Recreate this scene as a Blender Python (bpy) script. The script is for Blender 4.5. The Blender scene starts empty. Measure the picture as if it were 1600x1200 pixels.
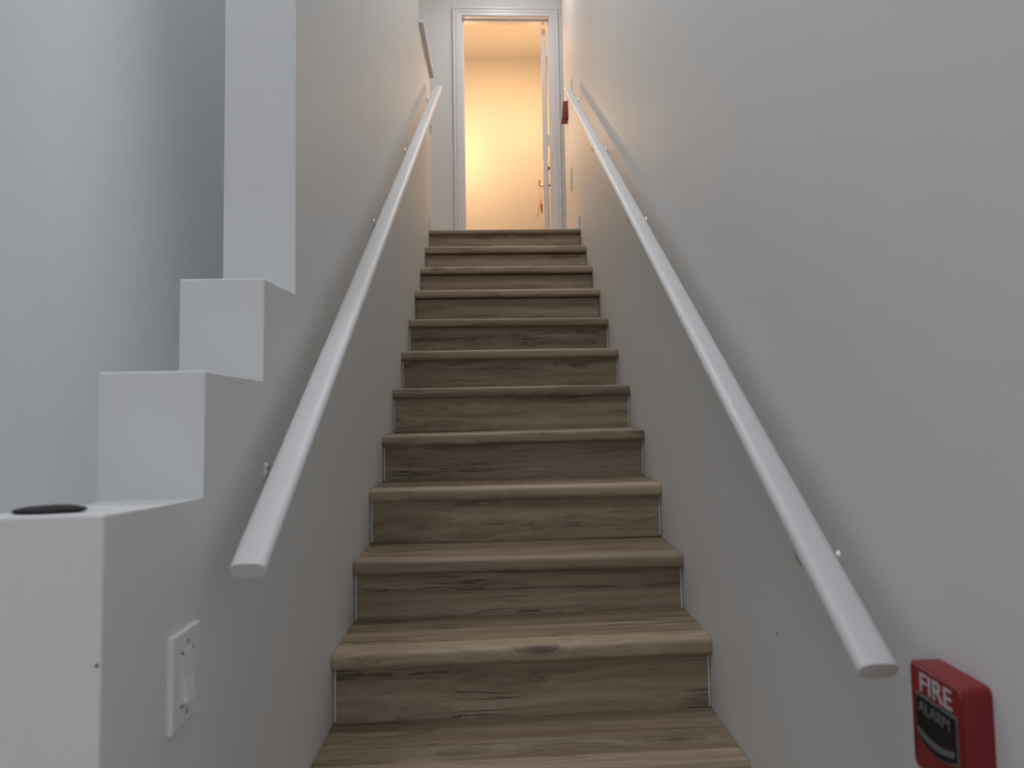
import bpy, bmesh, math, random
from mathutils import Vector, Matrix

random.seed(7)
sc = bpy.context.scene
COL = sc.collection
PI = math.pi

# ------------------------------------------------------------------ camera
cam_d = bpy.data.cameras.new('camera')
cam = bpy.data.objects.new('camera', cam_d)
COL.objects.link(cam)
C0 = Vector((-0.05262, -1.68782, 0.78686))
FW = Vector((0.05683074, 0.99587228, 0.07077127))
RT = Vector((0.99825783, -0.05555449, -0.01987467))
UP = Vector((0.01586097, -0.07177746, 0.99729455))
m = Matrix((RT, UP, -FW)).transposed().to_4x4()
m.translation = C0
cam.matrix_world = m
cam_d.sensor_fit = 'HORIZONTAL'
cam_d.sensor_width = 36.0
cam_d.lens = 1169.1 / 1600 * 36.0
cam_d.shift_x = -46.4 / 1600
cam_d.shift_y = -42.26 / 1600
cam_d.clip_start = 0.02
cam_d.dof.use_dof = True
cam_d.dof.focus_distance = 2.7
cam_d.dof.aperture_fstop = 4.6
sc.camera = cam

# ------------------------------------------------------------------ view / world / lights
sc.view_settings.view_transform = 'Standard'
sc.view_settings.look = 'None'
sc.view_settings.gamma = 1.0
sc.view_settings.use_curve_mapping = False
sc.view_settings.exposure = 0.0

w = bpy.data.worlds.new('world')
sc.world = w
w.use_nodes = True
w.node_tree.nodes['Background'].inputs[0].default_value = (0.75, 0.85, 1.0, 1)
w.node_tree.nodes['Background'].inputs[1].default_value = 0.0


def area(name, loc, target, sx, sy, power, color):
    d = bpy.data.lights.new(name, 'AREA')
    d.shape = 'RECTANGLE'
    d.size, d.size_y = sx, sy
    d.energy = power
    d.color = color
    o = bpy.data.objects.new(name, d)
    COL.objects.link(o)
    o.location = loc
    v = Vector(target) - Vector(loc)
    o.rotation_euler = v.to_track_quat('-Z', 'Y').to_euler()
    return o


# cool light: foyer ceiling panel, an added fill at the right behind the camera, an added low fill behind the
# camera, added fills over the passage left of the stepped wall, ceiling lights over the stairs and the landing
COOL = (0.95, 0.99, 1.075)
area('foyer_ceiling_light', (-0.85, -1.5, 4.3), (-0.85, -1.5, 0), 0.9, 1.2, 25, COOL)
area('right_fill', (0.47, -3.0, 0.6), (-1, -3.0, 0.6), 1.4, 1.8, 14, COOL)  # added fill in front of the solid right wall, no opening there
area('foyer_low_fill', (-1.0, -2.2, 2.2), (-1.0, -2.2, 0), 0.6, 0.6, 1.5, COOL)  # added unseen fill for the wall ends facing the camera
area('passage_fill', (-1.0, 1.2, 4.3), (-1.0, 1.2, 0), 0.6, 1.2, 6.0, COOL)  # added unseen fill that brightens the passage wall
d1 = area('passage_down_fill', (-1.12, 0.85, 4.3), (-1.12, 0.85, 0), 0.25, 1.0, 6.0, COOL)  # added narrow fill, its bounce off the floor brightens the passage wall
d1.data.spread = math.radians(34)
area('stair_light', (0, 1.0, 4.33), (0, 1.0, 0), 0.3, 0.3, 16, (1.0, 0.99, 0.98))
area('landing_light', (0, 3.3, 4.33), (0, 3.3, 0), 0.3, 0.3, 9.0, (1.0, 0.98, 1.0))
# warm lamps of the room behind the open door
WARM = (1.0, 0.595, 0.30)
for nm, loc, pw in (('room_lamp', (-0.50, 5.12, 3.40), 38), ('room_lamp', (0.415, 5.08, 3.70), 21)):
    rl = bpy.data.lights.new(nm, 'POINT')
    rl.energy = pw
    rl.color = WARM
    rl.shadow_soft_size = 0.10
    rlo = bpy.data.objects.new(nm, rl)
    COL.objects.link(rlo)
    rlo.location = loc
area('room_ceiling_fill', (-0.1, 4.75, 4.36), (-0.1, 4.75, 0), 0.9, 0.6, 16, WARM)  # added warm fill that evens out the far wall


# ------------------------------------------------------------------ materials
def new_mat(name):
    mt = bpy.data.materials.new(name)
    mt.use_nodes = True
    nt = mt.node_tree
    b = nt.nodes['Principled BSDF']
    return mt, nt, b


def node(nt, t, **kw):
    n = nt.nodes.new(t)
    for k, v in kw.items():
        if k == 'ins':
            for i, x in v.items():
                n.inputs[i].default_value = x
        else:
            setattr(n, k, v)
    return n


def math_n(nt, op, a, b=None, c=None):
    n = nt.nodes.new('ShaderNodeMath')
    n.operation = op
    for i, x in enumerate((a, b, c)):
        if x is None:
            continue
        if isinstance(x, (int, float)):
            n.inputs[i].default_value = x
        else:
            nt.links.new(x, n.inputs[i])
    return n.outputs[0]


def paint(name, col, rough=0.55, mottle=0.03, bump=0.0, bscale=220.0, stretch=(3, 3, 1)):
    mt, nt, b = new_mat(name)
    L = nt.links
    tc = node(nt, 'ShaderNodeTexCoord')
    mp = node(nt, 'ShaderNodeMapping')
    mp.inputs['Scale'].default_value = stretch
    L.new(tc.outputs['Object'], mp.inputs[0])
    nz = node(nt, 'ShaderNodeTexNoise', ins={'Scale': 1.6, 'Detail': 5.0, 'Roughness': 0.6})
    L.new(mp.outputs[0], nz.inputs['Vector'])
    rp = node(nt, 'ShaderNodeValToRGB')
    rp.color_ramp.elements[0].position = 0.3
    rp.color_ramp.elements[1].position = 0.7
    rp.color_ramp.elements[0].color = tuple(c * (1 - mottle) for c in col) + (1,)
    rp.color_ramp.elements[1].color = tuple(min(1, c * (1 + mottle)) for c in col) + (1,)
    L.new(nz.outputs['Fac'], rp.inputs[0])
    L.new(rp.outputs[0], b.inputs['Base Color'])
    b.inputs['Roughness'].default_value = rough
    if bump:
        n2 = node(nt, 'ShaderNodeTexNoise', ins={'Scale': bscale, 'Detail': 2.0})
        L.new(tc.outputs['Object'], n2.inputs['Vector'])
        bp = node(nt, 'ShaderNodeBump', ins={'Strength': bump, 'Distance': 0.002})
        L.new(n2.outputs['Fac'], bp.inputs['Height'])
        L.new(bp.outputs[0], b.inputs['Normal'])
    return mt


def plain(name, col, rough=0.5, metal=0.0, spec=0.5):
    mt, nt, b = new_mat(name)
    tc = node(nt, 'ShaderNodeTexCoord')
    nz = node(nt, 'ShaderNodeTexNoise', ins={'Scale': 60.0, 'Detail': 3.0})
    nt.links.new(tc.outputs['Object'], nz.inputs['Vector'])
    mx = node(nt, 'ShaderNodeMapRange', ins={1: 0.3, 2: 0.7, 3: max(0.02, rough - 0.06), 4: min(1, rough + 0.06)})
    nt.links.new(nz.outputs['Fac'], mx.inputs[0])
    nt.links.new(mx.outputs[0], b.inputs['Roughness'])
    b.inputs['Base Color'].default_value = tuple(col) + (1,)
    b.inputs['Metallic'].default_value = metal
    b.inputs['Specular IOR Level'].default_value = spec
    return mt


def wood_mat(name, dark, mid, light):
    """greyish brown laminate, grain along X, knots and dark cracks, random per board"""
    mt, nt, b = new_mat(name)
    L = nt.links
    tc = node(nt, 'ShaderNodeTexCoord')
    oi = node(nt, 'ShaderNodeObjectInfo')
    off = node(nt, 'ShaderNodeVectorMath', operation='SCALE')
    cb = node(nt, 'ShaderNodeCombineXYZ')
    L.new(math_n(nt, 'MULTIPLY', oi.outputs['Random'], 53.0), cb.inputs[0])
    L.new(math_n(nt, 'MULTIPLY', oi.outputs['Random'], 31.7), cb.inputs[1])
    L.new(math_n(nt, 'MULTIPLY', oi.outputs['Random'], 77.3), cb.inputs[2])
    add = node(nt, 'ShaderNodeVectorMath', operation='ADD')
    L.new(tc.outputs['Object'], add.inputs[0])
    L.new(cb.outputs[0], add.inputs[1])
    P = add.outputs[0]
    # knots: voronoi cells stretched along the grain
    mk = node(nt, 'ShaderNodeMapping')
    mk.inputs['Scale'].default_value = (2.3, 9.0, 9.0)
    L.new(P, mk.inputs[0])
    vo = node(nt, 'ShaderNodeTexVoronoi', ins={'Scale': 1.0, 'Randomness': 1.0})
    L.new(mk.outputs[0], vo.inputs['Vector'])
    d = vo.outputs['Distance']
    kn = math_n(nt, 'POWER', 2.718, math_n(nt, 'MULTIPLY', math_n(nt, 'MULTIPLY', d, d), -9.0))
    # low frequency wander of the grain
    ml = node(nt, 'ShaderNodeMapping')
    ml.inputs['Scale'].default_value = (2.0, 5.0, 5.0)
    L.new(P, ml.inputs[0])
    nl = node(nt, 'ShaderNodeTexNoise', ins={'Scale': 1.0, 'Detail': 3.0})
    L.new(ml.outputs[0], nl.inputs['Vector'])
    warp = math_n(nt, 'ADD', math_n(nt, 'MULTIPLY', nl.outputs['Fac'], 0.055), math_n(nt, 'MULTIPLY', kn, 0.060))
    cw = node(nt, 'ShaderNodeCombineXYZ')
    L.new(warp, cw.inputs[1])
    L.new(warp, cw.inputs[2])
    a2 = node(nt, 'ShaderNodeVectorMath', operation='ADD')
    L.new(P, a2.inputs[0])
    L.new(cw.outputs[0], a2.inputs[1])
    # broad bands
    m1 = node(nt, 'ShaderNodeMapping')
    m1.inputs['Scale'].default_value = (0.7, 22.0, 22.0)
    L.new(a2.outputs[0], m1.inputs[0])
    n1 = node(nt, 'ShaderNodeTexNoise', ins={'Scale': 1.0, 'Detail': 6.0, 'Roughness': 0.55})
    L.new(m1.outputs[0], n1.inputs['Vector'])
    # fine fibres
    m2 = node(nt, 'ShaderNodeMapping')
    m2.inputs['Scale'].default_value = (5.0, 190.0, 190.0)
    L.new(a2.outputs[0], m2.inputs[0])
    n2 = node(nt, 'ShaderNodeTexNoise', ins={'Scale': 1.0, 'Detail': 3.0})
    L.new(m2.outputs[0], n2.inputs['Vector'])
    # medium streaks
    m5 = node(nt, 'ShaderNodeMapping')
    m5.inputs['Scale'].default_value = (1.3, 70.0, 70.0)
    m5.inputs['Location'].default_value = (7.1, 2.9, 4.4)
    L.new(a2.outputs[0], m5.inputs[0])
    n5 = node(nt, 'ShaderNodeTexNoise', ins={'Scale': 1.0, 'Detail': 4.0, 'Roughness': 0.6})
    L.new(m5.outputs[0], n5.inputs['Vector'])
    v = math_n(nt, 'ADD', math_n(nt, 'MULTIPLY', n1.outputs['Fac'], 0.60), math_n(nt, 'MULTIPLY', n5.outputs['Fac'], 0.26))
    v = math_n(nt, 'ADD', v, math_n(nt, 'MULTIPLY', n2.outputs['Fac'], 0.14))
    streak = node(nt, 'ShaderNodeMapRange', ins={1: 0.30, 2: 0.385, 3: 0.8, 4: 0.0})
    L.new(n5.outputs['Fac'], streak.inputs[0])
    rp = node(nt, 'ShaderNodeValToRGB')
    e = rp.color_ramp.elements
    e[0].position, e[0].color = 0.34, dark + (1,)
    e[1].position, e[1].color = 0.64, light + (1,)
    e2 = e.new(0.48)
    e2.color = mid + (1,)
    L.new(v, rp.inputs[0])
    # cracks: thin dark lines where a stretched noise crosses its middle, only in patches
    m3 = node(nt, 'ShaderNodeMapping')
    m3.inputs['Scale'].default_value = (0.9, 24.0, 24.0)
    m3.inputs['Location'].default_value = (3.3, 1.7, 9.1)
    cw3 = node(nt, 'ShaderNodeCombineXYZ')
    w3 = math_n(nt, 'MULTIPLY', nl.outputs['Fac'], 0.05)
    L.new(w3, cw3.inputs[1])
    L.new(w3, cw3.inputs[2])
    a3 = node(nt, 'ShaderNodeVectorMath', operation='ADD')
    L.new(P, a3.inputs[0])
    L.new(cw3.outputs[0], a3.inputs[1])
    L.new(a3.outputs[0], m3.inputs[0])
    n3 = node(nt, 'ShaderNodeTexNoise', ins={'Scale': 1.0, 'Detail': 5.0, 'Roughness': 0.62})
    L.new(m3.outputs[0], n3.inputs['Vector'])
    line = math_n(nt, 'ABSOLUTE', math_n(nt, 'SUBTRACT', n3.outputs['Fac'], 0.5))
    lr = node(nt, 'ShaderNodeMapRange', ins={1: 0.0, 2: 0.03, 3: 1.0, 4: 0.0})
    L.new(line, lr.inputs[0])
    m4 = node(nt, 'ShaderNodeMapping')
    m4.inputs['Scale'].default_value = (2.6, 12.0, 12.0)
    L.new(P, m4.inputs[0])
    n4 = node(nt, 'ShaderNodeTexNoise', ins={'Scale': 1.0, 'Detail': 2.0})
    L.new(m4.outputs[0], n4.inputs['Vector'])
    pr = node(nt, 'ShaderNodeMapRange', ins={1: 0.53, 2: 0.64, 3: 0.0, 4: 1.0})
    L.new(n4.outputs['Fac'], pr.inputs[0])
    pr2 = node(nt, 'ShaderNodeMapRange', ins={1: 0.38, 2: 0.60, 3: 0.1, 4: 0.8})
    L.new(n4.outputs['Fac'], pr2.inputs[0])
    crack = math_n(nt, 'MULTIPLY', lr.outputs[0], pr.outputs[0])
    core = node(nt, 'ShaderNodeMapRange', ins={1: 0.03, 2: 0.15, 3: 0.6, 4: 0.0})
    L.new(math_n(nt, 'ADD', d, math_n(nt, 'MULTIPLY', math_n(nt, 'SUBTRACT', n5.outputs['Fac'], 0.5), 0.25)), core.inputs[0])
    sepc = node(nt, 'ShaderNodeSeparateColor')
    L.new(vo.outputs['Color'], sepc.inputs[0])
    some = math_n(nt, 'GREATER_THAN', sepc.outputs[0], 0.62)
    corev = math_n(nt, 'MULTIPLY', core.outputs[0], some)
    dk = math_n(nt, 'MAXIMUM', math_n(nt, 'MULTIPLY', crack, 0.85), corev)
    dk = math_n(nt, 'MAXIMUM', dk, math_n(nt, 'MULTIPLY', streak.outputs[0], pr2.outputs[0]))
    mx = node(nt, 'ShaderNodeMix', data_type='RGBA')
    L.new(dk, mx.inputs[0])
    L.new(rp.outputs[0], mx.inputs[6])
    mx.inputs[7].default_value = tuple(c * 0.30 for c in dark) + (1,)
    # board to board tone
    hs = node(nt, 'ShaderNodeHueSaturation')
    hs.inputs['Saturation'].default_value = 1.0
    tone = node(nt, 'ShaderNodeMapRange', ins={1: 0, 2: 1, 3: 0.84, 4: 1.14})
    L.new(oi.outputs['Random'], tone.inputs[0])
    L.new(tone.outputs[0], hs.inputs['Value'])
    L.new(mx.outputs[2], hs.inputs['Color'])
    L.new(hs.outputs[0], b.inputs['Base Color'])
    b.inputs['Roughness'].default_value = 0.5
    b.inputs['Specular IOR Level'].default_value = 0.35
    bp = node(nt, 'ShaderNodeBump', ins={'Strength': 0.12, 'Distance': 0.002})
    L.new(n2.outputs['Fac'], bp.inputs['Height'])
    L.new(bp.outputs[0], b.inputs['Normal'])
    return mt


M_WALL = paint('wall_paint', (0.74, 0.745, 0.74), 0.55, 0.010, 0.10, 240, (4, 4, 1.2))
M_CEIL = paint('ceiling_paint', (0.80, 0.80, 0.80), 0.8, 0.01)
M_TRIM = paint('trim_paint', (0.73, 0.735, 0.75), 0.35, 0.01)
M_RAIL = paint('rail_paint', (0.70, 0.70, 0.705), 0.42, 0.02, 0.05, 60, (6, 1, 1))
M_WOOD = wood_mat('laminate_wood', (0.205, 0.150, 0.104), (0.345, 0.268, 0.19), (0.47, 0.385, 0.285))
M_TREAD = wood_mat('laminate_wood_tread', (0.165, 0.115, 0.074), (0.285, 0.214, 0.142), (0.40, 0.32, 0.225))  # browner tread boards, also darkened in colour to offset the strong overhead light
M_BOUNCE = paint('pale_bounce_floor', (0.70, 0.70, 0.69), 0.4, 0.02)
M_ROOM = paint('room_paint', (0.43, 0.42, 0.41), 0.6, 0.01)
M_CAULK = plain('caulk', (0.78, 0.78, 0.78), 0.6)
M_PLATE = plain('white_plastic', (0.80, 0.80, 0.81), 0.35)
M_METAL = plain('satin_nickel', (0.60, 0.58, 0.55), 0.42, 0.85)
M_SCREW = plain('painted_screw', (0.42, 0.41, 0.40), 0.6)
M_DARKMETAL = plain('dark_bronze', (0.10, 0.065, 0.045), 0.42, 0.8)
M_RED = plain('red_enamel', (0.235, 0.010, 0.017), 0.36)
M_REDHIGHLIGHT = plain('red_edge_highlight', (0.34, 0.09, 0.10), 0.4)  # paler red, the edge highlight put into the colour
M_WHITE = plain('white_print', (0.52, 0.48, 0.49), 0.5)
M_BLACK = plain('black_plastic', (0.010, 0.009, 0.011), 0.55, spec=0.3)
M_GREYPRINT = plain('grey_print', (0.15, 0.15, 0.155), 0.5)
M_PINK = plain('pink_ribbon', (0.75, 0.38, 0.30), 0.7)
M_BROWN = plain('brown_leather', (0.16, 0.07, 0.03), 0.6)
M_SUB = plain('subfloor', (0.30, 0.24, 0.17), 0.8)


# ------------------------------------------------------------------ mesh helpers
def obj(name, bm, mat, parent=None, smooth=False):
    """bm in world coordinates -> one mesh object whose origin is its parent's"""
    if parent is not None:
        o0 = parent
        t = Vector((0, 0, 0))
        while o0 is not None:
            t += o0.location
            o0 = o0.parent
        bmesh.ops.translate(bm, verts=bm.verts, vec=-t)
    bmesh.ops.recalc_face_normals(bm, faces=bm.faces)
    me = bpy.data.meshes.new(name)
    bm.to_mesh(me)
    bm.free()
    me.materials.append(mat)
    if smooth:
        for p in me.polygons:
            p.use_smooth = True
        try:
            me.set_sharp_from_angle(angle=math.radians(40))
        except Exception:
            pass
    o = bpy.data.objects.new(name, me)
    COL.objects.link(o)
    if parent is not None:
        o.parent = parent
    return o


def box(bm, x0, x1, y0, y1, z0, z1, bev=0.0, seg=2):
    r = bmesh.ops.create_cube(bm, size=1.0)
    vs = r['verts']
    for v in vs:
        v.co = Vector(((x0 + x1) / 2 + v.co.x * (x1 - x0), (y0 + y1) / 2 + v.co.y * (y1 - y0),
                       (z0 + z1) / 2 + v.co.z * (z1 - z0)))
    if bev:
        es = set(e for v in vs for e in v.link_edges)
        bmesh.ops.bevel(bm, geom=list(es), offset=bev, segments=seg, profile=0.5, affect='EDGES')
    return bm


def nbox(*a, **k):
    return box(bmesh.new(), *a, **k)


def prism(bm, pts, axis, a0, a1):
    """closed polygon pts (2D) extruded along axis ('x': pts=(y,z), 'y': pts=(x,z), 'z': pts=(x,y))"""
    def mk(p, a):
        return {'x': (a, p[0], p[1]), 'y': (p[0], a, p[1]), 'z': (p[0], p[1], a)}[axis]
    A = [bm.verts.new(mk(p, a0)) for p in pts]
    B = [bm.verts.new(mk(p, a1)) for p in pts]
    n = len(pts)
    for i in range(n):
        j = (i + 1) % n
        bm.faces.new((A[i], A[j], B[j], B[i]))
    bm.faces.new(A[::-1])
    bm.faces.new(B)
    return bm


def tube(bm, pts, r, seg=10, cap=True):
    rings = []
    n = len(pts)
    P = [Vector(p) for p in pts]
    for i in range(n):
        t = (P[min(i + 1, n - 1)] - P[max(i - 1, 0)]).normalized()
        u = t.cross(Vector((0, 0, 1)))
        if u.length < 1e-3:
            u = t.cross(Vector((1, 0, 0)))
        u.normalize()
        v = t.cross(u)
        rr = r[i] if isinstance(r, (list, tuple)) else r
        rings.append([bm.verts.new(P[i] + (u * math.cos(2 * PI * k / seg) + v * math.sin(2 * PI * k / seg)) * rr)
                      for k in range(seg)])
    for i in range(n - 1):
        for k in range(seg):
            l = (k + 1) % seg
            bm.faces.new((rings[i][k], rings[i][l], rings[i + 1][l], rings[i + 1][k]))
    if cap:
        bm.faces.new(rings[0][::-1])
        bm.faces.new(rings[-1])
    return bm


def empty(name, loc, label=None, cat=None, group=None, kind=None):
    o = bpy.data.objects.new(name, None)
    COL.objects.link(o)
    o.location = loc
    o.empty_display_size = 0.05
    return tag(o, label, cat, group, kind)


def tag(o, label=None, cat=None, group=None, kind=None):
    if label:
        o['label'] = label
    if cat:
        o['category'] = cat
    if group:
        o['group'] = group
    if kind:
        o['kind'] = kind
    return o


def struct(name, bm, mat, label=None):
    o = obj(name, bm, mat)
    return tag(o, label, None, None, 'structure')


# ------------------------------------------------------------------ dimensions
R, G, XW = 0.1778, 0.2794, 0.489
TOP = 11 * R            # landing level
LOW = -4 * R            # foyer floor
YE = 4.145              # face of the end wall
CEIL = 4.40
OV = 0.031              # nosing overhang
TH = 0.042              # nosing thickness
XS = XW - 0.0015        # half width of the boards

# ------------------------------------------------------------------ room shell
struct('floor', nbox(-1.5, XW, -5.0, -0.81, LOW - 0.15, LOW), M_WOOD)
struct('floor', nbox(-1.5, -0.645, -0.8095, 2.45, LOW - 0.15, LOW), M_BOUNCE)  # unseen passage floor, made pale to bounce light up the wall
struct('floor', nbox(-1.5, XW, YE - 0.985, YE + 0.13, TOP - 0.2, TOP - 0.001), M_WOOD)
struct('floor', nbox(-1.4, 1.2, YE + 0.131, 5.75, TOP - 0.2, TOP - 0.001), M_WOOD)
struct('ceiling', nbox(-1.62, 1.32, -5.12, YE + 0.119, CEIL, CEIL + 0.12), M_CEIL)
struct('ceiling', nbox(-1.62, 1.32, YE + 0.12, 5.87, CEIL, CEIL + 0.12), M_ROOM)
struct('wall_right', nbox(XW, XW + 0.11, -5.0, YE, LOW - 0.15, CEIL), M_WALL)

# stepped left wall: three steps up, full height, then a half wall by the landing
pts = [(-0.829, LOW - 0.15), (-0.829, 0.682), (-0.549, 0.664), (-0.548, 0.856), (-0.273, 0.846), (-0.273, 1.044),
       (-0.058, 1.042), (-0.064, CEIL), (2.547, CEIL), (2.547, 3.050), (3.262, 3.050), (3.262, LOW - 0.15)]
bm = bmesh.new()
prism(bm, pts, 'x', -0.643, -XW)
es = [e for e in bm.edges if abs(e.verts[0].co.x - e.verts[1].co.x) > 0.1 or
      (e.verts[0].co.x > -0.5 and e.verts[1].co.x > -0.5)]
bmesh.ops.bevel(bm, geom=es, offset=0.0035, segments=2, profile=0.5, affect='EDGES')
wl = struct('wall_left', bm, M_WALL)
bm = nbox(-0.671, -0.463, 2.549, 3.285, 3.051, 3.068, bev=0.004)
obj('cap', bm, M_TRIM, wl)

# end wall with the door opening
DX0, DX1, DZ = -0.309, 0.389, 3.955         # finished opening
bm = bmesh.new()
box(bm, -1.6, DX0 - 0.02, YE, YE + 0.12, TOP - 0.2, CEIL)
box(bm, DX1 + 0.02, 1.3, YE, YE + 0.12, TOP - 0.2, CEIL)
box(bm, DX0 - 0.02, DX1 + 0.02, YE, YE + 0.12, DZ + 0.02, CEIL)
struct('wall_end', bm, M_WALL)
struct('wall_hall', nbox(-1.5, -0.645, 2.45, 2.55, LOW, CEIL), M_WALL)
struct('wall_outer', nbox(-1.62, -1.5, -5.0, YE + 0.12, LOW - 0.15, CEIL), M_WALL)
# room behind the door
struct('wall_far', nbox(-1.4, 1.2, 5.75, 5.87, TOP - 0.2, CEIL), M_ROOM)
struct('wall_room_left', nbox(-1.5, -1.4, YE + 0.12, 5.87, TOP - 0.2, CEIL), M_ROOM)
struct('wall_room_right', nbox(1.2, 1.3, YE + 0.12, 5.87, TOP - 0.2, CEIL), M_ROOM)
# back wall behind the camera
struct('wall_back', nbox(-1.62, XW + 0.11, -5.12, -5.0, LOW - 0.15, CEIL), M_WALL)


# landing baseboards with shoe moulding
def baseboard(name, x, s, y0, y1):
    """s = +1: the board stands on the -x side of a wall face at x; s = -1: on the +x side"""
    prof = [(0, 0), (0.013 + 0.013, 0), (0.026, 0.008), (0.021, 0.016), (0.013, 0.020), (0.013, 0.070), (0.009, 0.078),
            (0.005, 0.086), (0, 0.088)]
    p = [(x - s * a, TOP + b) for a, b in prof]
    bm = bmesh.new()
    prism(bm, p, 'y', y0, y1)
    struct(name, bm, M_TRIM)


baseboard('baseboard_right', XW, 1, 3.085, YE)
baseboard('baseboard_left', -XW, -1, 3.09, 3.262)

# ------------------------------------------------------------------ staircase
stair = empty('staircase', (0, -0.8, LOW), 'straight wooden laminate staircase rising between the two white walls', 'staircase')
DZL = [0, .001, .000, .000, -.007, -.003, -.005, -.004, .006, .006, .006, -.001]
DZR = [0, .008, -.006, -.002, -.001, -.002, -.004, -.007, .006, .007, .008, .002]


def tilt(bm, k):
    l, r = (DZL[k], DZR[k]) if 0 <= k <= 11 else (0, 0)
    for v in bm.verts:
        t = (v.co.x + XW) / (2 * XW)
        v.co.z += l + (r - l) * t


def nosing_profile(y, z, th, depth):
    p = []
    r = 0.013
    for a in range(0, 5):
        t = PI / 2 * a / 4
        p.append((y + r - r * math.sin(t), z - r + r * math.cos(t)))
    r2 = min(0.012, th - r)
    for a in range(0, 5):
        t = PI / 2 * a / 4
        p.append((y + r2 - r2 * math.cos(t), z - th + r2 - r2 * math.sin(t)))
    p.append((y + OV + 0.002, z - th))
    p.append((y + OV + 0.002, z - 0.013))
    p.append((y + depth, z - 0.013))
    p.append((y + depth, z))
    return p


for k in range(-3, 12):
    y, z = k * G, k * R
    th = 0.031 if k == 11 else TH
    random.seed(100 + k)
    bm = bmesh.new()
    dep = 0.074
    prism(bm, nosing_profile(y, z, th, dep), 'x', -XS, XS)
    tilt(bm, k)
    obj('nosing', bm, M_WOOD, stair, smooth=True)
    back = (k + 1) * G + OV
    if k < 11:
        seam = y + random.choice((0.155, 0.17, 0.19))
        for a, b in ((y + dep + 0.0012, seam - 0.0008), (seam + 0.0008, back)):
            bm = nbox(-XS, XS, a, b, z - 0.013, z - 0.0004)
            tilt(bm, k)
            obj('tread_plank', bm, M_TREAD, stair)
        bm = nbox(-XS, XS, y + OV + 0.004, back, z - TH, z - 0.0135)
        tilt(bm, k)
        obj('tread_base', bm, M_SUB, stair)
    # riser below this nosing
    bm = nbox(-XW + 0.003, XW - 0.003, y + OV, y + OV + 0.012, z - R - 0.004, z - th + 0.001)
    obj('riser', bm, M_WOOD, stair)
    for s in (-1, 1):
        if (k, s) in ((9, -1), (10, -1), (11, -1), (8, 1), (9, 1), (10, 1), (11, 1), (8, -1)):
            continue
        x0, x1 = sorted((s * XS, s * (XS - 0.0045)))
        bm = nbox(x0, x1, y + OV - 0.003, y + OV + 0.004, z - R + 0.002, z - th - 0.001, bev=0.001, seg=1)
        obj('caulk_bead', bm, M_CAULK, stair)

# landing boards beyond the top nosing (seen only edge-on from the foyer)

# ------------------------------------------------------------------ handrails
SL = 0.6402
ANG = math.atan(SL)


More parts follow.
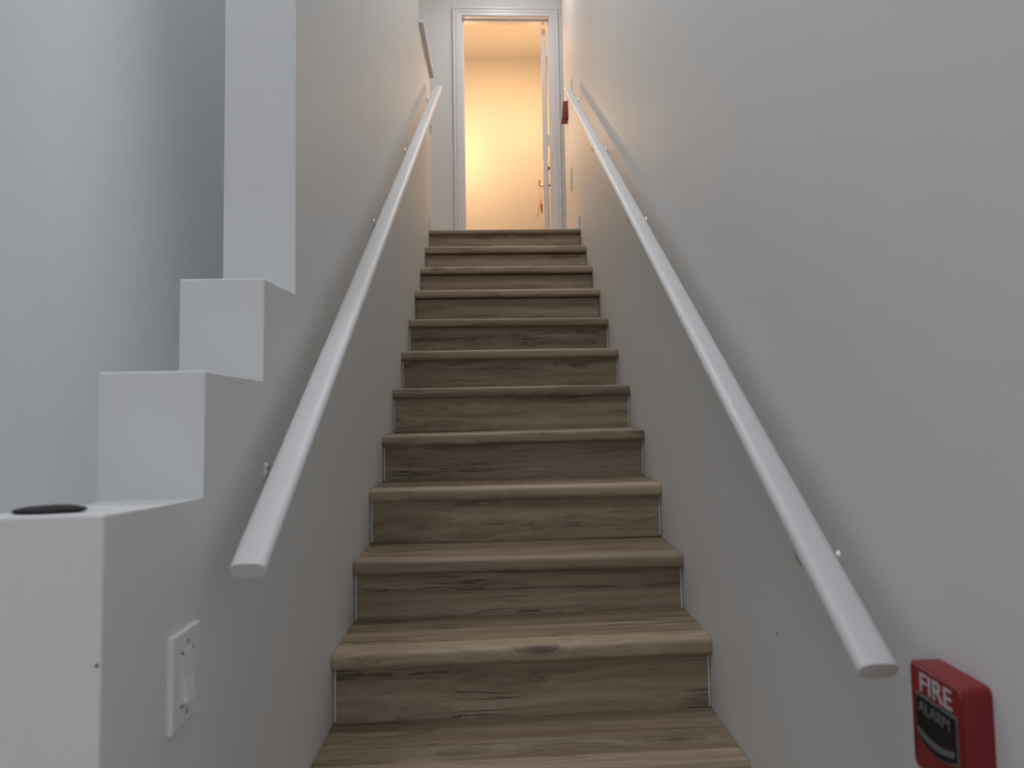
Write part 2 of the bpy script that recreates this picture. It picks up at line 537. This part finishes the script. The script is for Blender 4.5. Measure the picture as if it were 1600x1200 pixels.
def handrail(side, y0, y1, z0, brackets, label):
    xc = side * 0.421
    root = empty('handrail', (xc, y0, z0), label, 'handrail', 'white handrails on brackets along the stair walls')
    # oval section: crowned top, rounded sides, flat underside
    w2, t2 = 0.0268, 0.0145
    n = 28
    sec = []
    for i in range(n):
        a = 2 * PI * i / n
        c, s_ = math.cos(a), math.sin(a)
        ex = 2.8
        xx = w2 * math.copysign(abs(c) ** (2 / ex), c)
        zz = t2 * math.copysign(abs(s_) ** (2 / ex), s_)
        if s_ < 0:
            zz *= 0.96
        else:
            zz *= 1.0
        sec.append((xx, zz))
    d = Vector((0, math.cos(ANG), math.sin(ANG)))
    u = Vector((0, -math.sin(ANG), math.cos(ANG)))
    Lr = (y1 - y0) / math.cos(ANG)
    bm = bmesh.new()
    rings = []
    for t, sc_ in ((0, 0.955), (0.0015, 0.99), (0.004, 1.0), (Lr * 0.5, 1), (Lr - 0.004, 1), (Lr - 0.0015, 0.99), (Lr, 0.955)):
        o = Vector((xc, y0, z0)) + d * t
        rings.append([bm.verts.new(o + Vector((1, 0, 0)) * a * sc_ + u * b * sc_) for a, b in sec])
    for i in range(len(rings) - 1):
        for k in range(n):
            l = (k + 1) % n
            bm.faces.new((rings[i][k], rings[i][l], rings[i + 1][l], rings[i + 1][k]))
    bm.faces.new(rings[0][::-1])
    bm.faces.new(rings[-1])
    obj('rail', bm, M_RAIL, root, smooth=True)
    for by in brackets:
        rz = z0 + (by - y0) * SL
        zb = rz - 0.076
        xw = side * XW
        bm = bmesh.new()
        pth = []
        # arm: out of the wall, round elbow, up into the rail's underside
        pth.append((xw - side * 0.003, by, zb))
        pth.append((xc + side * 0.016, by, zb))
        for a in range(1, 6):
            t = PI / 2 * a / 5
            pth.append((xc + side * 0.016 - side * 0.016 * math.sin(t), by, zb + 0.016 - 0.016 * math.cos(t)))
        pth.append((xc, by, rz - 0.017))
        tube(bm, pth, 0.0042, 10)
        # saddle under the rail
        for sx in (-0.009, 0.009):
            pass
        sad = bmesh.new()
        box(sad, xc - 0.009, xc + 0.009, by - 0.018, by + 0.018, -0.0025, 0.0, bev=0.001, seg=1)
        for v in sad.verts:
            yy = v.co.y - by
            v.co = Vector((v.co.x, by, rz)) + d * yy + u * (v.co.z - 0.0138)
        me = bpy.data.meshes.new('tmp')
        sad.to_mesh(me)
        sad.free()
        bm.from_mesh(me)
        bpy.data.meshes.remove(me)
        br = obj('bracket', bm, M_METAL, root, smooth=True)
        bm = bmesh.new()
        xa, xb = sorted((xw, xw - side * 0.005))
        r_ = bmesh.ops.create_cone(bm, segments=20, radius1=0.0180, radius2=0.0145, depth=0.006, cap_ends=True)
        for v in r_['verts']:
            c = v.co.copy()
            v.co = Vector((xw - side * (0.003 + c.z), by + c.x * 0.6, zb + c.y * 1.25))
        obj('wall_plate', bm, M_METAL, br, smooth=True)
        for dz in (-0.012, 0.012):
            bm = bmesh.new()
            r_ = bmesh.ops.create_uvsphere(bm, u_segments=8, v_segments=5, radius=0.0028)
            for v in r_['verts']:
                v.co = Vector((xw - side * 0.0055 - side * v.co.z * 0.6, by + v.co.x, zb + dz + v.co.y))
            obj('screw', bm, M_SCREW, br)
    return root


handrail(1, -0.738, 3.066, 0.4475, (-0.490, 0.962, 1.880, 3.035), 'white oval handrail on brackets along the right stair wall, above the red alarm box')
handrail(-1, -0.562, 3.085, 0.5625, (-0.262, 0.950, 1.852, 3.055), 'white oval handrail on brackets along the left stepped wall, above the light switch')

# ------------------------------------------------------------------ door at the top
door = empty('door_1', ((DX0 + DX1) / 2, YE, TOP), 'white casing and open white door at the top of the stairs', None, None, 'structure')
# jamb lining with stop
bm = bmesh.new()
J0, J1 = YE - 0.002, YE + 0.124
box(bm, DX0 - 0.02, DX0, J0, J1, TOP, DZ + 0.02)
box(bm, DX1, DX1 + 0.02, J0, J1, TOP, DZ + 0.02)
box(bm, DX0, DX1, J0, J1, DZ, DZ + 0.02)
obj('jamb', bm, M_TRIM, door)
bm = bmesh.new()
S0, S1 = YE + 0.045, YE + 0.082
box(bm, DX0, DX0 + 0.011, S0, S1, TOP, DZ)
box(bm, DX1 - 0.008, DX1, S0, S1, TOP, DZ)
box(bm, DX0 + 0.011, DX1 - 0.008, S0, S1, DZ - 0.011, DZ)
obj('door_stop', bm, M_TRIM, door)
# moulded casing: (distance from inner edge, projection)
cp = [(0, 0), (0, 0.009), (0.004, 0.012), (0.026, 0.013), (0.030, 0.0175), (0.042, 0.0175), (0.045, 0.0125), (0.050, 0.0125),
      (0.055, 0.021), (0.066, 0.022), (0.070, 0.019), (0.070, 0)]
rv = 0.005


def casing(kind):
    bm = bmesh.new()
    A, B = [], []
    for u, v in cp:
        y = YE - v
        if kind == 'left':
            A.append((DX0 - rv - u, y, TOP)); B.append((DX0 - rv - u, y, DZ + rv + u))
        elif kind == 'right':
            A.append((DX1 + rv + u, y, TOP)); B.append((DX1 + rv + u, y, DZ + rv + u))
        else:
            A.append((DX0 - rv - u, y, DZ + rv + u)); B.append((DX1 + rv + u, y, DZ + rv + u))
    A = [bm.verts.new(p) for p in A]
    B = [bm.verts.new(p) for p in B]
    n = len(cp)
    for i in range(n):
        j = (i + 1) % n
        bm.faces.new((A[i], A[j], B[j], B[i]))
    bm.faces.new(A)
    bm.faces.new(B[::-1])
    obj('casing', bm, M_TRIM, door)


for kk in ('left', 'right', 'head'):
    casing(kk)

# door leaf, open a little past a right angle into the room
LA = math.radians(3.6)
HX, HY = 0.354, YE + 0.150            # middle of the hinge edge
ld = Vector((math.sin(LA), math.cos(LA), 0))
ln = Vector((math.cos(LA), -math.sin(LA), 0))
LW, LT = 0.66, 0.034


def leafpt(a, b, z):
    """a along the leaf from the hinge edge, b across it"""
    return Vector((HX, HY, 0)) + ld * a + ln * b + Vector((0, 0, z))


def to_leaf(bm):
    for v in bm.verts:
        v.co = leafpt(v.co.y, v.co.x, v.co.z)
    return bm


leaf = obj('door_leaf', to_leaf(nbox(-LT / 2, LT / 2, 0, LW, TOP + 0.012, DZ - 0.012, bev=0.0015, seg=1)), M_TRIM, door)
# recessed panels' mouldings on both faces
for s in (-1, 1):
    for z0, z1 in ((TOP + 0.2, TOP + 0.85), (TOP + 1.05, TOP + 1.85)):
        bm = bmesh.new()
        for (a0, a1, b0, b1) in ((0.12, LW - 0.12, z0, z0 + 0.02), (0.12, LW - 0.12, z1 - 0.02, z1),
                                 (0.12, 0.14, z0, z1), (LW - 0.14, LW - 0.12, z0, z1)):
            x0, x1 = sorted((s * (LT / 2 - 0.0005), s * (LT / 2 + 0.004)))
            box(bm, x0, x1, a0, a1, b0, b1)
        obj('panel_moulding', to_leaf(bm), M_TRIM, leaf)
# hinges across the gap to the jamb
for hz in (3.745, 2.985, 2.20):
    bm = bmesh.new()
    tube(bm, [(DX1 - 0.004, YE + 0.134, hz - 0.05), (DX1 - 0.004, YE + 0.134, hz + 0.05)], 0.0065, 10)
    box(bm, HX + LT / 2 - 0.002, DX1 - 0.003, YE + 0.1335, YE + 0.1355, hz - 0.045, hz + 0.045)
    for q in (-0.017, 0.017):
        box(bm, DX1 - 0.0115, DX1 + 0.0, YE + 0.126, YE + 0.142, hz + q - 0.0006, hz + q + 0.0006)
    obj('hinge', bm, M_METAL, door, smooth=True)
# lever handles and deadbolt near the latch edge
HZ = 2.795
AL = LW - 0.07


def handle(s, mat, name):
    bm = bmesh.new()
    e = s * LT / 2
    tube(bm, [(e, AL, HZ), (e + s * 0.008, AL, HZ)], [0.030, 0.026], 18)
    tube(bm, [(e + s * 0.006, AL, HZ), (e + s * 0.042, AL, HZ)], 0.009, 12)
    tube(bm, [(e + s * 0.042, AL + 0.008, HZ), (e + s * 0.042, AL - 0.03, HZ + 0.002), (e + s * 0.041, AL - 0.075, HZ + 0.006),
              (e + s * 0.038, AL - 0.11, HZ + 0.022)], [0.0085, 0.008, 0.007, 0.006], 10)
    return obj(name, to_leaf(bm), mat, leaf, smooth=True)


handle(-1, M_METAL, 'lever_handle')
h2 = handle(1, M_DARKMETAL, 'lever_handle')
h2['label'] = 'dark lever handle on the hidden face of the door'
bm = bmesh.new()
e = LT / 2
tube(bm, [(e, AL, HZ + 0.155), (e + 0.012, AL, HZ + 0.155)], [0.027, 0.022], 18)
tube(bm, [(e + 0.012, AL, HZ + 0.155), (e + 0.022, AL, HZ + 0.155)], 0.012, 12)
obj('deadbolt', to_leaf(bm), M_DARKMETAL, leaf, smooth=True)

# key strap hanging from the lever on the near face
hp = leafpt(AL - 0.045, -LT / 2 - 0.042, HZ - 0.006)
strap = empty('key_strap', tuple(hp), 'small pink and brown strap hanging from the lever of the open door', 'strap')
bm = bmesh.new()
tube(bm, [hp + Vector((0, -0.010, 0.012)), hp + Vector((0.0, 0, 0.0165)), hp + Vector((0, 0.010, 0.006)), hp + Vector((0.004, 0.004, -0.05)),
          hp + Vector((0.016, 0.0, -0.14))], 0.0022, 8)
obj('cord', bm, M_PINK, strap)
for i, (dx, dz, hgt, wd, tl, mt) in enumerate(((0.012, -0.13, 0.10, 0.014, -0.10, M_PINK), (0.010, -0.13, 0.165, 0.010, -0.22, M_PINK),
                                             (0.021, -0.17, 0.085, 0.012, -0.05, M_BROWN))):
    bm = bmesh.new()
    pr = [(-wd / 2, 0), (wd / 2, 0), (wd / 2 + tl * hgt * 0.5, -hgt * 0.6), (wd / 2 + tl * hgt, -hgt), (-wd / 2 + tl * hgt, -hgt),
          (-wd / 2 + tl * hgt * 0.5, -hgt * 0.6)]
    prism(bm, [(hp.x + dx + a, hp.z + dz + b) for a, b in pr], 'y', hp.y - 0.010 + i * 0.008, hp.y - 0.007 + i * 0.008)
    o = obj('tassel', bm, mt, strap)
    o['label'] = 'brown tassel' if mt is M_BROWN else 'pink tassel'


# ------------------------------------------------------------------ fire alarm pull stations
def text_bm(txt, size, depth):
    cu = bpy.data.curves.new('txt', 'FONT')
    cu.body = txt
    cu.size = size
    cu.extrude = depth / 2
    cu.align_x = 'CENTER'
    cu.align_y = 'CENTER'
    cu.offset = size * 0.006
    to = bpy.data.objects.new('txt', cu)
    COL.objects.link(to)
    dg = bpy.context.evaluated_depsgraph_get()
    dg.update()
    me = bpy.data.meshes.new_from_object(to.evaluated_get(dg))
    bm = bmesh.new()
    bm.from_mesh(me)
    bpy.data.objects.remove(to)
    bpy.data.curves.remove(cu)
    bpy.data.meshes.remove(me)
    return bm


def pull_station(yc, ztop, label, flared):
    """box on the right wall; local (a, h, p): a across (towards the reader's right), h down from the top, p out of the wall"""
    Wd, Hh, Dp = 0.109, (0.140 if flared else 0.129), 0.034
    root = empty('fire_alarm_pull_station', (XW, yc, ztop - Hh / 2), label, 'fire alarm')

    def P(a, h, p):
        return Vector((XW - p, yc - a, ztop - h))
    bm = bmesh.new()
    if flared:
        # body whose lower end flares outwards
        prof = [(0, 0), (Dp - 0.003, 0.002), (Dp, 0.006), (Dp, 0.104), (Dp + 0.012, 0.124), (Dp + 0.012, Hh - 0.004),
                (Dp + 0.008, Hh), (0, Hh)]
        n = len(prof)
        A = [bm.verts.new(P(-Wd / 2, h, p)) for p, h in prof]
        B = [bm.verts.new(P(Wd / 2, h, p)) for p, h in prof]
        for i in range(n):
            j = (i + 1) % n
            bm.faces.new((A[i], A[j], B[j], B[i]))
        bm.faces.new(A[::-1])
        bm.faces.new(B)
        es = [e for e in bm.edges if min(v.co.x for v in e.verts) < XW - 0.001 and
              abs(e.verts[0].co.y - e.verts[1].co.y) < 1e-6]
        bmesh.ops.bevel(bm, geom=es, offset=0.0045, segments=3, profile=0.5, affect='EDGES')
        h1 = 0.1015
    else:
        # plain box with rounded corners
        r = 0.009
        ring = []
        for cx, cy, st in ((Wd / 2 - r, r, -90), (Wd / 2 - r, Hh - r, 0), (-Wd / 2 + r, Hh - r, 90), (-Wd / 2 + r, r, 180)):
            for q in range(0, 6):
                t = math.radians(st + q * 18)
                ring.append((cx, cy, math.cos(t), math.sin(t)))
        lv = []
        for p, rr in ((0, r), (Dp - 0.0025, r), (Dp - 0.0007, r - 0.0008), (Dp, r - 0.0025)):
            lv.append([bm.verts.new(P(cx + rr * c, cy + rr * q, p)) for cx, cy, c, q in ring])
        n = len(ring)
        for a, b in zip(lv, lv[1:]):
            for i in range(n):
                j = (i + 1) % n
                bm.faces.new((a[i], a[j], b[j], b[i]))
        bm.faces.new(lv[0][::-1])
        bm.faces.new(lv[-1])
        h1 = Hh - 0.0035
    obj('body', bm, M_RED, root, smooth=True)
    # front edge highlight, painted as a paler line round the face
    bm = bmesh.new()
    rim_highlight = []
    a0, h0, rr = Wd / 2 - 0.0035, (0.0055 if flared else 0.0035), 0.007
    for cx, cy, st in ((a0 - rr, h0 + rr, -90), (a0 - rr, h1 - rr, 0), (-a0 + rr, h1 - rr, 90), (-a0 + rr, h0 + rr, 180)):
        for q in range(0, 5):
            t = math.radians(st + q * 22.5)
            rim_highlight.append(P(cx + rr * math.cos(t), cy + rr * math.sin(t), Dp))
    rim_highlight.append(rim_highlight[0])
    tube(bm, rim_highlight, 0.0013, 6, cap=False)
    obj('rim_highlight', bm, M_REDHIGHLIGHT, root, smooth=True)

    def put_text(txt, size, h, p, mat, name, sx=1.0):
        t = text_bm(txt, size, 0.0012)
        for v in t.verts:
            v.co = P(v.co.x * sx, h - v.co.y, p + v.co.z)
        return obj(name, t, mat, root)
    put_text('FIRE', 0.0325, 0.0222, Dp + 0.0006, M_WHITE, 'lettering', 1.14)

    # black pull handle: straight top, bowed lower edge, white outline
    def shape(grow):
        q = [(-0.0385 - grow, 0.0385 - grow), (0.0385 + grow, 0.0385 - grow), (0.0385 + grow, 0.086 + grow)]
        for i in range(1, 10):
            t = i / 10
            a = 0.0385 + grow - t * (0.077 + 2 * grow)
            q.append((a, 0.086 + grow + 0.010 * math.sin(PI * t)))
        q.append((-0.0385 - grow, 0.086 + grow))
        return q
    for nm, gr, p0, p1, mat in (('handle_outline', 0.0028, Dp - 0.002, Dp + 0.0012, M_GREYPRINT), ('handle', 0.0, Dp - 0.002, Dp + 0.003, M_BLACK)):
        bm = bmesh.new()
        sh = shape(gr)
        A = [bm.verts.new(P(a, h, p0)) for a, h in sh]
        B = [bm.verts.new(P(a, h, p1)) for a, h in sh]
        k = len(sh)
        for i in range(k):
            j = (i + 1) % k
            bm.faces.new((A[i], A[j], B[j], B[i]))
        bm.faces.new(A[::-1])
        bm.faces.new(B)
        o = obj(nm, bm, mat, root)
        o['label'] = {'handle': 'black pull handle', 'handle_outline': 'pale outline round the handle'}[nm]
    put_text('ALARM', 0.0185, 0.0495, Dp + 0.0034, M_GREYPRINT, 'lettering', 1.08)
    # grey curved band low on the handle
    bm = bmesh.new()
    lo, hi = [], []
    for i in range(13):
        t = i / 12
        a = -0.0375 + 0.075 * t
        c = 0.0015 + 0.0065 * math.sin(PI * t)
        lo.append((a, 0.0735 + c))
        hi.append((a, 0.0805 + c))
    band = lo + hi[::-1]
    A = [bm.verts.new(P(a, h, Dp + 0.002)) for a, h in band]
    B = [bm.verts.new(P(a, h, Dp + 0.0038)) for a, h in band]
    k = len(band)
    for i in range(k):
        j = (i + 1) % k
        bm.faces.new((A[i], A[j], B[j], B[i]))
    bm.faces.new(A[::-1])
    bm.faces.new(B)
    obj('band', bm, M_GREYPRINT, root)
    return root


pull_station(-0.806, 0.468, 'red fire alarm pull box lettered FIRE, low on the right wall below the handrail end', False)
pull_station(3.784, 3.088, 'small red alarm pull box on the right wall beside the door at the top', True)


# ------------------------------------------------------------------ switches and cover plates
def wall_plate(name, side, yc, zc, wd, hh, th, label, cat, rocker):
    xw = side * XW
    root = empty(name, (xw, yc, zc), label, cat)
    xa, xb = sorted((xw, xw - side * th))
    bm = nbox(xa, xb, yc - wd / 2, yc + wd / 2, zc - hh / 2, zc + hh / 2)
    es = [e for e in bm.edges if all(abs(v.co.x - (xw - side * th)) < 1e-5 for v in e.verts)]
    bmesh.ops.bevel(bm, geom=es, offset=0.002, segments=2, profile=0.5, affect='EDGES')
    obj('plate', bm, M_PLATE, root)
    xf = xw - side * th
    if rocker:
        # frame of the rocker, then the tilted rocker itself
        bm = bmesh.new()
        rw, rh = 0.0355, 0.071
        xa, xb = sorted((xf, xf - side * 0.0015))
        for (a0, a1, b0, b1) in ((-rw / 2, rw / 2, rh / 2 - 0.003, rh / 2), (-rw / 2, rw / 2, -rh / 2, -rh / 2 + 0.003),
                                 (-rw / 2, -rw / 2 + 0.0025, -rh / 2, rh / 2), (rw / 2 - 0.0025, rw / 2, -rh / 2, rh / 2)):
            box(bm, xa, xb, yc + a0, yc + a1, zc + b0, zc + b1)
        obj('rocker_frame', bm, M_PLATE, root)
        bm = bmesh.new()
        pr = [(0.0, 0.0315), (0.0015, 0.0315), (0.0030, 0.0), (0.0072, -0.0315), (0.0, -0.0315)]
        A = [bm.verts.new((xf - side * p, yc - 0.0145, zc + h)) for p, h in pr]
        B = [bm.verts.new((xf - side * p, yc + 0.0145, zc + h)) for p, h in pr]
        k = len(pr)
        for i in range(k):
            j = (i + 1) % k
            bm.faces.new((A[i], A[j], B[j], B[i]))
        bm.faces.new(A[::-1])
        bm.faces.new(B)
        bmesh.ops.bevel(bm, geom=[e for e in bm.edges if all(abs(v.co.x - xf) > 1e-4 for v in e.verts)], offset=0.0006, segments=1,
                        affect='EDGES')
        obj('rocker', bm, M_PLATE, root)
    for s in (-1, 1):
        bm = bmesh.new()
        dz = s * 0.0465
        tube(bm, [(xf + side * 0.0005, yc, zc + dz), (xf - side * 0.0010, yc, zc + dz)], 0.0034, 12)
        o = obj('screw', bm, M_METAL, root)
    return root


wall_plate('light_switch', -1, -0.621, 0.438, 0.088, 0.123, 0.0075,
           'white rocker light switch plate on the left stair wall near its front corner', 'light switch', True)
wall_plate('light_switch', -1, 3.205, 2.707, 0.072, 0.115, 0.006,
           'small white switch plate seen edge-on at the end of the left half wall', 'light switch', True)
wall_plate('light_switch', 1, 3.400, 3.034, 0.072, 0.115, 0.009,
           'small white switch plate seen edge-on on the right wall above the handrail end', 'light switch', True)

# bowed cover plate lower on the right landing wall
yc, zc = 3.572, 2.437
cover = empty('wall_cover', (XW, yc, zc), 'thin bowed white cover plate on the right landing wall below the red pull box', 'cover plate')
bm = bmesh.new()
pr = []
for i in range(0, 13):
    t = -1 + 2 * i / 12
    pr.append((XW - 0.004 - 0.010 * (1 - t * t), zc + 0.076 * t))
pr = [(XW, zc + 0.076), (XW, zc - 0.076)] + pr
prism(bm, pr, 'y', yc - 0.045, yc + 0.045)
obj('cover', bm, M_PLATE, cover)
bm = bmesh.new()
tube(bm, [(XW - 0.0135, yc, zc), (XW - 0.0152, yc, zc)], 0.004, 12)
obj('screw', bm, M_METAL, cover)

# ------------------------------------------------------------------ small dark thing on the ledge
bm = bmesh.new()
n = 24
cx, cy, cz = -0.578, -0.775, 0.6785
rings = []
for h, s in ((0.0, 0.80), (0.0025, 1.0), (0.0055, 0.95), (0.0078, 0.68), (0.0088, 0.3)):
    ring = []
    for i in range(n):
        a = 2 * PI * i / n
        c, s_ = math.cos(a), math.sin(a)
        rx = 0.041 * (abs(c) ** 1.35) * (1 if c > 0 else -1)
        ring.append(bm.verts.new((cx + rx * s, cy + 0.028 * s_ * s, cz + h)))
    rings.append(ring)
for i in range(len(rings) - 1):
    for k in range(n):
        l = (k + 1) % n
        bm.faces.new((rings[i][k], rings[i][l], rings[i + 1][l], rings[i + 1][k]))
bm.faces.new(rings[0][::-1])
bm.faces.new(rings[-1])
tag(obj('dark_disc', bm, M_BLACK, smooth=True), 'small flat black object lying on the low ledge of the stepped left wall', 'small object')


# ------------------------------------------------------------------ small chips and nail holes in the walls' paint
M_HOLE = plain('hole_shadow', (0.06, 0.055, 0.05), 0.8)
M_CHIP = plain('bare_plaster', (0.90, 0.90, 0.89), 0.8)


def chip(name, wall, x, y, z, r, mat, seed):
    random.seed(seed)
    bm = bmesh.new()
    n = 9
    s = -1 if x > 0 else 1
    A, B = [], []
    for i in range(n):
        a = 2 * PI * i / n
        q = r * random.uniform(0.6, 1.2)
        A.append(bm.verts.new((x - s * 0.0004, y + q * math.cos(a), z + q * 1.3 * math.sin(a))))
        B.append(bm.verts.new((x + s * 0.0006, y + 0.8 * q * math.cos(a), z + q * math.sin(a))))
    for i in range(n):
        j = (i + 1) % n
        bm.faces.new((A[i], A[j], B[j], B[i]))
    bm.faces.new(A[::-1])
    bm.faces.new(B)
    obj(name, bm, mat, wall)


wr = bpy.data.objects['wall_right']
chip('nail_hole', wr, XW, -0.1945, 0.3336, 0.0022, M_HOLE, 1)
for i, (y, z, r) in enumerate(((0.522, 0.258, 0.0030), (0.335, 0.318, 0.0028), (-0.018, 0.374, 0.0024), (-0.398, 0.367, 0.0022))):
    chip('paint_chip', wr, XW, y, z, r, M_CHIP, 10 + i)
bm = bmesh.new()
tube(bm, [(-0.4935, -0.8294, 0.520), (-0.4935, -0.828, 0.520)], 0.0022, 9)
obj('nail_hole', bm, M_GREYPRINT, wl)
